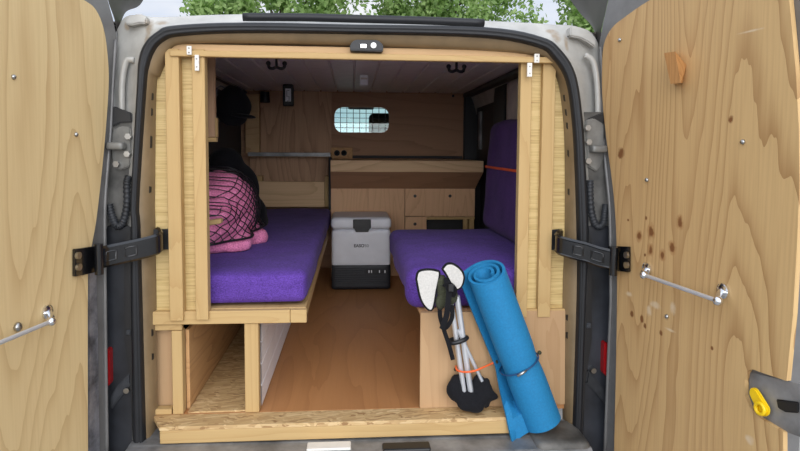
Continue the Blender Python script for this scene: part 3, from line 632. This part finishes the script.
# left rear ledge and box
lg = empty('rear_shelf', (-.42, 2.3, .8), 'narrow shelf ledge at the back above the bed head box', 'shelf')
a, c = WY(248, 152.5, 2.12), WY(330.5, 157, 2.12); b = B(); b.box((a.x, 2.12, c.z), (c.x, 2.372, a.z-.004), .002); b.make('shelf_board', 'ply_side', lg)
b = B(); b.box((a.x, 2.114, c.z+.002), (c.x, 2.12, a.z+.002), .001); b.make('shelf_edging', 'sill', lg, 'grey metal edging')
b = B(); a, c = WY(250, 157, 2.34), WY(328, 186, 2.34); b.box((a.x, 2.34, c.z-.05), (c.x, 2.352, WY(250, 156, 2.12).z-.01), .001); b.make('back_panel', 'ply_brown', lg)
bh = empty('bed_head_box', (-.42, 2.3, .44), 'pale wooden open-topped box at the head of the left bed', 'box')
a, c = WY(258, 181.5, 2.235), WY(324.5, 207, 2.235); b = B(); b.box((a.x, 2.235, c.z), (c.x, 2.25, a.z), .002); b.make('front_board', 'ply_counter', bh)
for q0, q1 in ((256, 262), (324.8, 328.5)):
    aa, cc = WY(q0, 176, 2.24), WY(q1, 207, 2.24); b = B(); b.box((aa.x, 2.251, cc.z), (cc.x, 2.338, aa.z), .002); b.make('end_post', 'pine', bh)
b = B(); aa = WY(329.2, 157, 2.14); b.box((aa.x-.004, 2.14, .44), (aa.x+.012, 2.36, WY(329, 157, 2.14).z-.005), .001); b.make('divider_panel', 'wall_dark', bh)
# controller on the left lining
wc = empty('hanging_unit', WY(288, 106, 1.93), 'black electrical unit with pale label hanging below the ceiling at the back', 'control unit')
a, c = WY(282.5, 83.5, 1.91), WY(293.5, 106, 1.91); b = B(); b.box((a.x, 1.91, c.z), (c.x, 1.955, min(a.z, Zc-.003)), .008, 2); b.make('unit_case', 'black', wc)
a, c = WY(285.3, 88.5, 1.909), WY(291, 101.5, 1.909); b = B(); b.box((a.x, 1.907, c.z), (c.x, 1.911, a.z), .001); lb = b.make('unit_label', 'white', wc, 'pale label')
b = B(); xm_ = (a.x+c.x)/2; b.tube([V((xm_+.008, 1.9062, a.z-.012)), V((xm_-.008, 1.9062, a.z-.012)), V((xm_-.008, 1.9062, a.z-.05)), V((xm_+.006, 1.9062, a.z-.05)), V((xm_+.006, 1.9062, a.z-.078)), V((xm_-.008, 1.9062, a.z-.078))], .002, 6); b.make('label_mark', 'ink', lb)
# black plug in the corner
b = B(); p = WY(265, 96, 2.3); b.cyl(p+V((0, 0, -.045)), p+V((0, 0, .03)), .035, 18, .03); b.make('corner_lamp', 'black', None, 'small round black fitting in the far left ceiling corner', 'fitting', smooth=30)
b = B(); cp = [V((-.775, .8, Zc-.012)), V((-.77, 1.3, Zc-.018)), V((-.76, 1.8, Zc-.02)), V((-.735, 2.28, Zc-.025))]; b.tube(crom(cp), .008, 8); b.make('ceiling_cable', 'black', None, 'black cable running along the left ceiling corner', 'cable', smooth=True)

# cooler
cl = empty('coolbox', (.047, 1.9, 0), 'grey electric coolbox with black base standing on the floor between the beds', 'coolbox')
cx0, cx1 = WY(331.5, 280, 1.70).x, WY(390.5, 280, 1.70).x; ct = WY(360, 217.5, 1.70).z; cb0 = WY(360, 267, 1.70).z
b = B(); b.rbox((cx0, 1.70, cb0), (cx1, 2.07, ct-.075), .022, 12); b.make('cool_body', 'grey_cool', cl, smooth=True)
b = B(); b.rbox((cx0-.001, 1.698, -.012), (cx1+.001, 2.07, cb0+.018), .02, 12)
for k in range(9): z = .03+k*.0135; b.box((cx0+.02, 1.695, z), (cx0+.2 if k > 4 else cx1-.02, 1.70, z+.005), .001)
ba = b.make('cool_base', 'dark_cool', cl, 'black ribbed base', smooth=30)
b = B()
p = WY(374.5, 271.5, 1.697); b.box(p-V((.055, .002, .014)), p+V((.055, .002, .014)), .002)
cp_ = b.make('control_panel', 'black', ba)
for q in (369, 371.5, 379.5, 385): 
    p = WY(q, 271.5, 1.6945); b = B(); b.box(p-V((.003, .001, .008)), p+V((.003, .001, .008)), 0); b.make('panel_mark', 'white', cp_)
b = B(); b.rbox((cx0-.004, 1.692, ct-.074), (cx1+.004, 2.075, ct), .026, 12); lid = b.make('cool_lid', 'grey_cool', cl, smooth=True)
a, c = WY(353, 219.5, 1.69), WY(371, 230, 1.69); b = B(); b.box((a.x, 1.686, c.z+.008), (c.x, 1.70, a.z), .005, 2); b.prism([V((a.x+.006, 1.684, c.z+.012)), V((c.x-.006, 1.684, c.z+.012)), V((c.x-.018, 1.684, c.z-.012)), V((a.x+.018, 1.684, c.z-.012))], (0, .012, 0), .001); b.make('lid_latch', 'black', lid, 'black latch')
p = WY(353.8, 247.2, 1.6985); text_part('EASO', .0265, 'ink', 'brand_lettering', cl, V((p.x, 1.6985, p.z)), V((1, 0, 0)), V((0, 0, 1)), bold=.0008)
p = WY(363.2, 247.2, 1.6985); text_part('/50', .0265, 'ink2', 'model_lettering', cl, V((p.x, 1.6985, p.z)), V((1, 0, 0)), V((0, 0, 1)))

# headrest and cab seat seen through the window
hr = empty('cab_seat', (.25, 3.0, -.3), 'dark cab seat seen through the bulkhead window', 'car seat')
b = B(); a, c = WY(369, 113, 2.9), WY(402, 136, 2.9); b.rbox((a.x, 2.9, c.z-.05), (c.x, 3.0, a.z), .04, 8); b.make('headrest', 'black_cloth', hr, smooth=True)
b = B(); b.rbox((a.x-.1, 2.88, .1), (c.x+.05, 3.02, c.z-.08), .05, 8); b.make('seat_back', 'black_cloth', hr, smooth=True)
for k in (.35, .65): b = B(); b.cyl((lerp(a.x, c.x, k), 2.95, c.z-.1), (lerp(a.x, c.x, k), 2.95, c.z), .008); b.make('headrest_rod', 'steel', hr)
b = B(); b.box((-.3, 2.85, -.3), (.65, 3.2, .1), .02); b.make('seat_cushion', 'black_cloth', hr)
mr = WY(361, 106, 3.2); b = B(); b.rbox(mr-V((.11, .015, .03)), mr+V((.11, .015, .03)), .012, 8); b.make('rear_mirror', 'black', None, 'dark rear-view mirror seen at the top of the bulkhead window', 'mirror', smooth=True)

# ================================================================== CEILING FITTINGS
def hook(px, py, label):
    base = WZ(px, 50, Zc); base = WY(px, py-6, .78); base.z = Zc
    t = empty('double_hook', base, label, 'coat hook', 'black hooks on the ceiling')
    b = B(); b.box(base+V((-.012, -.02, -.005)), base+V((.012, .02, -.0005)), .002); b.make('hook_plate', 'black', t)
    b = B(); b.cyl(base+V((0, 0, -.004)), base+V((0, 0, -.045)), .006, 10); b.make('hook_stem', 'black', t, smooth=30)
    for s in (-1, 1):
        b = B(); b.tube(crom([base+V((s*x, 0, z)) for x, z in ((0, -.043), (.018, -.050), (.032, -.046), (.036, -.030))], 6), .007, 8); b.ball(base+V((s*.036, 0, -.027)), .011, 10, 8); b.make('hook_prong', 'black', t, smooth=True)
hook(276.5, 64, 'left black double hook under the ceiling'); hook(456.5, 67, 'right black double hook under the ceiling')
p = WZ(364, 75, Zc); t = empty('ceiling_light', p, 'small white light fitting in the middle of the ceiling', 'light')
b = B(); b.rbox(p+V((-.024, -.035, -.060)), p+V((.024, .035, -.001)), .008, 6); b.make('light_case', 'white', t, smooth=True)
b = B(); b.box(p+V((-.018, -.037, -.028)), p+V((.018, -.034, -.018)), .002); b.make('light_slot', 'beige_trim', t)

# ================================================================== LEFT WALL CLUTTER
ub = empty('wall_board', (-.6, .31, .9), 'brown plywood board with pale edging high behind the left screen', 'board')
a, c = WY(190, 60, .3), WY(215.5, 137, .3); b = B(); b.box((-.79, .30, c.z), (c.x, .318, Zc-.004), .001); b.make('board_face', 'ply_brown', ub)
b = B(); b.box((-.79, .294, c.z-.018), (c.x+.004, .322, c.z-.001), .002); b.make('bottom_edging', 'pine_x', ub)
b = B(); z1_ = WY(215, 118, .3).z; b.box((c.x+.0005, .294, c.z), (c.x+.006, .322, z1_), .001); b.make('side_edging', 'pine', ub)
# pale stick end poking out
a = WY(208, 224, .2); b = B(); b.box(V((-.70, .18, a.z-.010)), V((WY(222, 222, .2).x, .22, a.z+.008)), .003, xf=lambda p: p+V((0, 0, (p.x+.55)*.15))); b.make('wooden_stick', 'pine_x', None, 'pale wooden stick end poking out over the pink fleece', 'stick')
def blob(parts, vox=.018, amp=.012, sc_=9, fold=0):
    bb = B()
    for c, r_ in parts: bb.ball(c, r_, 20, 12)
    me = bpy.data.meshes.new('tmp'); bb.bm.to_mesh(me); bb.bm.free(); o = bpy.data.objects.new('tmp', me); COL.objects.link(o)
    m = o.modifiers.new('r', 'REMESH'); m.mode = 'VOXEL'; m.voxel_size = vox
    m2 = o.modifiers.new('s', 'SMOOTH'); m2.factor = .6; m2.iterations = 6
    bpy.context.view_layer.update(); m3 = bpy.data.meshes.new_from_object(o.evaluated_get(bpy.context.evaluated_depsgraph_get())); bpy.data.objects.remove(o); bpy.data.meshes.remove(me)
    r = B(); r.bm.from_mesh(m3); bpy.data.meshes.remove(m3); r.bm.normal_update()
    for v in r.bm.verts:
        k = mnoise.noise(v.co*sc_)*amp
        if fold: k += abs(mnoise.noise(V((v.co.x*8, v.co.y*5, v.co.z*16))))*fold
        v.co += v.normal*k
    return r
def at(px, py, y): return WY(px, py, y)
b = blob([(at(222, 205, .62), (.14, .2, .13)), (at(214, 222, .55), (.13, .2, .11)), (at(238, 226, .75), (.09, .1, .06)), (at(245, 236, .72), (.06, .1, .05)), (at(228, 240, .62), (.1, .12, .045)), (at(210, 244, .55), (.09, .1, .05)), (at(250, 236, .68), (.06, .08, .05)), (at(252, 231, .7), (.04, .06, .04)), (at(226, 243, .5), (.09, .07, .05)), (at(212, 246, .46), (.06, .06, .04))], .012, .012, 10, .045)
for v in b.bm.verts: v.co.z = max(v.co.z, .449)
BV = [__import__('mathutils').bvhtree.BVHTree.FromBMesh(b.bm)]
b.make('fleece_blanket', 'pink', None, 'bright pink fleece blanket bundled in a black net on the left bed', 'blanket', smooth=True)
b = blob([(at(236, 190, 1.18), (.12, .13, .15)), (at(250, 212, 1.25), (.09, .12, .09)), (at(226, 165, 1.1), (.09, .1, .09)), (at(262, 222, 1.28), (.035, .08, .04))], .02, .006)
for v in b.bm.verts: v.co.z = max(v.co.z, .447)
b.make('black_pillow', 'black_cloth', None, 'black pillow slumped behind the pink fleece on the left bed', 'pillow', smooth=True)
# cap
cpo = empty('peaked_cap', at(235, 118, 1.2), 'black cap hanging high on the left wall', 'cap')
b = B(); c = at(233, 106, 1.2); b.ball(c, (.09, .10, .10), 24, 14, xf=lambda p: p+mnoise.noise_vector(p*14)*.012); b.make('cap_crown', 'black_cloth', cpo, smooth=True)
b = B(); c = at(243, 116, 1.15); b.ball(c, (.065, .08, .012), 20, 8, xf=lambda p: p+V((0, 0, -(p.x-c.x)*.1))); b.make('cap_brim', 'black_cloth', cpo, smooth=True)
b = B(); q = at(221, 92, 1.18); b.tube([q+V((.022*math.cos(k*math.pi/8), 0, .03*math.sin(k*math.pi/8))) for k in range(16)], .004, 6, True); b.make('cap_strap', 'ink2', cpo)
# cargo net: diamonds of thin cord over the wall and the fleece
net = B()
fc = at(220, 208, .60)
from mathutils.bvhtree import BVHTree
def netpt(u, v):
    y = .30 + .66*u; zb = .495 + .085*u*u; z = lerp(1.03 - .04*math.sin(u*math.pi), zb, v); x = -.78
    q2 = ((y-.60)/.40)**2 + ((z-.60)/.44)**2
    if q2 < 1: x = -.78 + .14*math.sqrt(1-q2)
    for t in BV:
        for dy, dz in ((0, 0), (.02, 0), (-.02, 0), (0, .02), (0, -.02)):
            h = t.ray_cast(V((.5, y+dy, z+dz)), V((-1, 0, 0)))[0]
            if h: x = max(x, h.x+.007)
    return V((x, y, z))
N, K = 17, .9
for sg in (1, -1):
    for k in range(-2*N, 2*N+1):
        pts = [netpt(k/N + sg*K*i/48, i/48) for i in range(49) if -.001 <= k/N + sg*K*i/48 <= 1.001]
        if len(pts) > 2: net.tube(pts, .0021, 5)
for vv in (0, 1): net.tube([netpt(i/40, vv) for i in range(41)], .005, 6)
for uu in (0, 1): net.tube([netpt(uu, i/40) for i in range(41)], .005, 6)
net.make('cargo_net', 'black', None, 'black cargo net on the left wall stretched over the pink fleece', 'net', smooth=True)

# ================================================================== FOLDED STOOL
st = empty('folding_stool', at(470, 412, -.05), 'folded tripod stool with white padded seat, aluminium legs and black straps', 'stool')
def pad(pts, y, tilt):
    pp = crom([at(a, c, y) + V((0, tilt*(c-285)/300, 0)) for a, c in pts+[pts[0]]], 4)[:-1]
    b = B(); b.prism(pp, (0, .012, 0)); po = b.make('seat_pad', 'pad', st, 'white fleece pad')
    b = B(); b.tube([p+V((0, .005, 0)) for p in pp], .0055, 8, True); b.make('pad_binding', 'black_cloth', po, 'black binding', smooth=True)
pad([(417, 279), (419, 272), (427, 270), (436, 271), (439, 274), (436, 290), (432.5, 309), (427, 308), (421, 298)], -.085, .05)
pad([(443, 269), (447, 264.5), (453, 264.5), (460.5, 270), (463.5, 277), (461.5, 286), (456.5, 289), (451.5, 283), (446, 273)], -.10, .05)
b = blob([(at(442, 286, -.075), (.022, .018, .04)), (at(440, 302, -.07), (.018, .018, .03)), (at(452, 295, -.07), (.022, .02, .035))], .008, .006, 30); b.make('sling_fabric', 'olive', st, 'dark olive folded fabric', smooth=True)
for (p, q, r_) in (((450, 296), (464, 392), .0085), ((457, 296), (471.5, 397), .0095), ((458, 330), (482, 381), .006)):
    b = B(); b.cyl(at(p[0], p[1], -.062), at(q[0], q[1], -.045), r_, 14); lg_ = b.make('leg', 'alu', st, smooth=30)
    if r_ > .009: b = B(); b.cyl(at(470.8, 392, -.046), at(471.6, 398, -.045), .0105, 14); b.make('foot_cap', 'steel', lg_, smooth=30)
def ribbon(pts, y, w_, name, mat='black_cloth'):
    pp = crom([at(a, c, y+dy) for a, c, dy in pts], 5); b = B(); A_, B_ = [], []
    for i, p in enumerate(pp):
        t = (pp[min(i+1, len(pp)-1)]-pp[max(i-1, 0)]).normalized(); s_ = t.cross(V((0, 1, .2))).normalized()*w_; A_.append(p+s_); B_.append(p-s_)
    d = V((0, .003, 0)); b.loft([A_, B_, [q+d for q in B_], [q+d for q in A_], A_]); return b.make(name, mat, st, smooth=30)
ribbon([(446, 278, 0), (449, 290, -.015), (448, 305, -.02), (446, 318, -.015), (442, 329, -.01)], -.095, .009, 'strap')
ribbon([(440, 300, .02), (440, 315, .005), (444, 330, 0), (449, 345, 0), (453, 360, .015)], -.085, .007, 'strap')
ribbon([(452, 305, .01), (452, 318, 0), (446, 328, 0), (441, 327, .01)], -.09, .007, 'strap')
ribbon([(444, 287, 0), (449, 284, -.012), (455, 290, 0), (452, 297, .01)], -.10, .008, 'strap')
b = B(); p = at(451, 288, -.118); b.box(p-V((.009, .003, .012)), p+V((.009, .003, .012)), .002); b.make('buckle', 'black', st)
b = B(); c = at(457.5, 340, -.055); b.tube([c+V((.031*math.cos(k*math.pi/12), .02*math.sin(k*math.pi/12), .008*math.cos(k*math.pi/12))) for k in range(24)], .0075, 8, True); b.make('leg_ring', 'black', st, smooth=True)
b = blob([(at(454, 390, -.045), (.024, .022, .035)), (at(470, 402, -.055), (.045, .024, .033)), (at(486, 393, -.04), (.02, .02, .05)), (at(478, 388, -.035), (.025, .015, .05)), (at(492, 397, -.045), (.02, .01, .012)), (at(460, 383, -.03), (.03, .014, .03))], .007, .007, 26, .012); b.make('foot_pouch', 'black_cloth', st, 'crumpled black fabric at the foot', smooth=True)

# ================================================================== YOGA MAT
B0, T0 = WY(542, 424, -.079), WY(485, 273, -.079)
axm = (T0-B0).normalized(); ex = axm.cross(V((0, -1, 0))).normalized(); ey = ex.cross(axm)
if ex.x < 0: ex, ey = -ex, -ey
B0 = B0 + axm*max(0, (-.0625+.066*math.sqrt(1-axm.z**2)-B0.z)/axm.z)
Lm = (T0-B0).length; rows_o = []; nt_ = 150; turns = 2.4
def spiral(t, h):
    """t 0..1 along the sheet from core to outer end, h 0..1 from foot to head"""
    a = t*turns*2*math.pi; r_ = .024 + .0182*t*turns
    pinch = 1 - .07*math.exp(-((h-.40)/.06)**2); return a, r_*pinch
yt = B(); inner, outer = [], []
a_end = turns*2*math.pi
phi0 = math.radians(104) - a_end        # outer end sits on the left
for ih in range(25):
    h = ih/24; ri, ro = [], []; c = B0 + axm*(Lm*h)
    for it in range(nt_+1):
        a, r_ = spiral(it/nt_, h); a += phi0; d = ex*math.cos(a) + (-ey)*math.sin(a)
        ri.append(c+d*(r_-.0046)); ro.append(c+d*(r_+.0046))
    # loose tail leaving along the tangent, longer towards the foot
    tl = .064 + (.066*(.42-h)/.42 if h < .42 else .010*(h-.42)/.58)
    tg = ex*-math.sin(a) + (-ey)*math.cos(a); nn = d
    for k in (.25, .5, .75, 1): ri.append(ri[nt_]+tg*tl*k-nn*(.016+.16*max(0, .42-h))*k*k-axm*.022*k*k*max(0, 1-h/.3)); ro.append(ro[nt_]+tg*tl*k-nn*(.016+.16*max(0, .42-h))*k*k-axm*.022*k*k*max(0, 1-h/.3))
    for rr_, yy in ((ri, -.1015), (ro, -.0955)):      # the loose flap hangs over the edge of the floor strip
        for q in rr_[nt_+1:]:
            if q.z < .016 and q.x < xe+.004: q.y = min(q.y, yy)
    inner.append(ri); outer.append(ro)
def skew(p, h): return p + axm*((p-(B0+axm*(Lm*h))).y*.32*max(0, (h-.6)/.4))
inner = [[skew(p, i/24) for p in r_] for i, r_ in enumerate(inner)]; outer = [[skew(p, i/24) for p in r_] for i, r_ in enumerate(outer)]
sec = [ri + ro[::-1] for ri, ro in zip(inner, outer)]
yt.loft(sec, True)
for s_ in (0, -1):
    ri, ro = inner[s_], outer[s_]
    yt.loft([ri, ro])
bmesh.ops.remove_doubles(yt.bm, verts=yt.bm.verts[:], dist=.0002)
yt.make('yoga_mat', 'blue', None, 'rolled blue foam mat leaning against the right plywood box', 'mat', smooth=35)
# cord around the mat, orange bungee to the stool
cm = empty('mat_cord', at(520, 368, -.16), 'blue cord with metal clasp tied around the rolled blue mat', 'cord')
cc = B0+axm*(Lm*.40); ring = [cc + (ex*math.cos(k*math.pi/18)+ey*math.sin(k*math.pi/18))*.0672 + axm*(.006*math.cos(k*math.pi/18)) for k in range(36)]
b = B(); b.tube(ring, .0028, 6, True); b.make('cord_loop', 'bluecord', cm, smooth=True)
pf = min(ring, key=lambda p: (p-CAMP).length)
b = B(); b.tube([pf-ex*.016-V((0, .005, .004)), pf-V((0, .006, 0)), pf+ex*.016-V((0, .005, -.003))], .005, 8, rads=[.004, .005, .003]); b.make('clasp', 'steel', cm, smooth=True)
b = B(); b.ball(max(ring, key=lambda p: p.x)+V((.006, -.004, .006)), .007, 10, 8); b.make('cord_knob', 'olive', cm, smooth=True)
ob = empty('bungee_cord', at(474, 372, -.06), 'thin orange bungee cord looped around the stool legs', 'cord')
b = B(); b.tube(crom([at(a, c, y) for a, c, y in ((456, 366, -.03), (457, 370, -.055), (464, 372, -.072), (474, 371, -.075), (484, 367, -.06), (494, 362.5, -.04))]), .0032, 7); b.make('cord_line', 'orange', ob, smooth=True)
for a, c, r_ in ((495.5, 362, .009), (455.5, 369.5, .006)): b = B(); b.ball(at(a, c, -.04), r_, 10, 8); b.make('cord_knob', 'olive', ob, smooth=True)

# ================================================================== TREES
def tree(x, y, h, rad, n, label):
    t = empty('leafy_tree', (x, y, -.6), label, 'tree', 'trees beyond the van')
    b = B(); tr = crom([V((x, y, -.6)), V((x+.1, y, 1.5)), V((x-.1, y+.1, 3.2)), V((x+.1, y, h*.7))]); b.tube(tr, .2, 10, rads=[.18-.15*i/(len(tr)-1) for i in range(len(tr))])
    for k in range(9):
        a = k*2.4; z = 2+k*.42; e = V((x+math.cos(a)*rad*.8, y+math.sin(a)*rad*.6, z+1.6)); b.tube(crom([V((x, y, z)), lerp(V((x, y, z)), e, .5)+V((0, 0, .3)), e], 4), .05, 6, rads=[.035-.025*i/8 for i in range(9)])
    b.make('trunk', 'bark', t, smooth=True)
    verts, faces = [], []
    cl = [(V((x, y, h*.55)) + V((random.uniform(-1, 1)*rad, random.uniform(-.8, .8)*rad, random.uniform(-.22, .42)*h)), random.uniform(.35, .8)) for _ in range(140)]
    for _ in range(n):
        c, r_ = random.choice(cl); d = V((random.gauss(0, 1), random.gauss(0, 1), random.gauss(0, 1))).normalized()*r_*random.random()**.45; p = c+d
        a = V((random.gauss(0, 1), random.gauss(0, 1), random.gauss(0, .6))).normalized(); q = a.orthogonal().normalized(); q.rotate(Matrix.Rotation(random.random()*6.3, 3, a)); s_ = random.uniform(.05, .10)
        w_ = a.cross(q)*s_*.5; i = len(verts); verts += [p-q*s_, p+w_, p+q*s_, p-w_]; faces.append((i, i+1, i+2, i+3))
    b = B(); b.add(verts, faces); b.make('foliage', 'leaf', t, recalc=False)
tree(-1.7, 13, 7.6, 1.75, 34000, 'broad green tree left of centre behind the van roof')
tree(2.5, 14.5, 8.2, 2.0, 36000, 'tall green tree right of centre behind the van roof')
tree(6.9, 13.5, 7.8, 1.35, 18000, 'green tree beside the right van door top')

# ================================================================== LIGHT
w = bpy.data.worlds.new('sky'); SC.world = w; w.use_nodes = True; nt = w.node_tree; bg = nt.nodes['Background']
tc = nd(nt, 'ShaderNodeTexCoord'); mp = nd(nt, 'ShaderNodeMapping'); mp.inputs['Scale'].default_value = (1, 1, 2.5); nt.links.new(tc.outputs['Generated'], mp.inputs[0])
f = noise(nt, mp.outputs[0], 3.2, 5, .55)
skyc = ramp(nt, f, [(.38, srgb((206, 218, 238))), (.56, srgb((232, 236, 244))), (.72, srgb((246, 247, 250)))])
# overcast sky: brighter towards the zenith and towards the veiled sun behind the photographer
sp = nd(nt, 'ShaderNodeSeparateXYZ'); nt.links.new(tc.outputs['Generated'], sp.inputs[0])
zen = math_(nt, 'MULTIPLY', math_(nt, 'SUBTRACT', sp.outputs[2], .3, True), 1.3); beh = math_(nt, 'MULTIPLY', math_(nt, 'SUBTRACT', math_(nt, 'MULTIPLY', sp.outputs[1], -1), .0, True), 2.3)
nt.links.new(skyc, bg.inputs['Color']); frt = math_(nt, 'MULTIPLY', math_(nt, 'MAXIMUM', sp.outputs[1], 0.0), .28)
nt.links.new(math_(nt, 'ADD', math_(nt, 'ADD', math_(nt, 'ADD', zen, beh), frt), 1.15), bg.inputs['Strength'])
sd = bpy.data.lights.new('sun', 'SUN'); sd.energy = 2.4; sd.angle = R(60); sd.color = (1, .975, .94); s = bpy.data.objects.new('sun', sd); COL.objects.link(s)
s.rotation_euler = V((-.03, .95, -.27)).to_track_quat('-Z', 'Y').to_euler()
vs = SC.view_settings; vs.view_transform = 'Standard'; vs.look = 'None'; vs.exposure = -.4; vs.gamma = 1
try: vs.use_curve_mapping = False
except Exception: pass
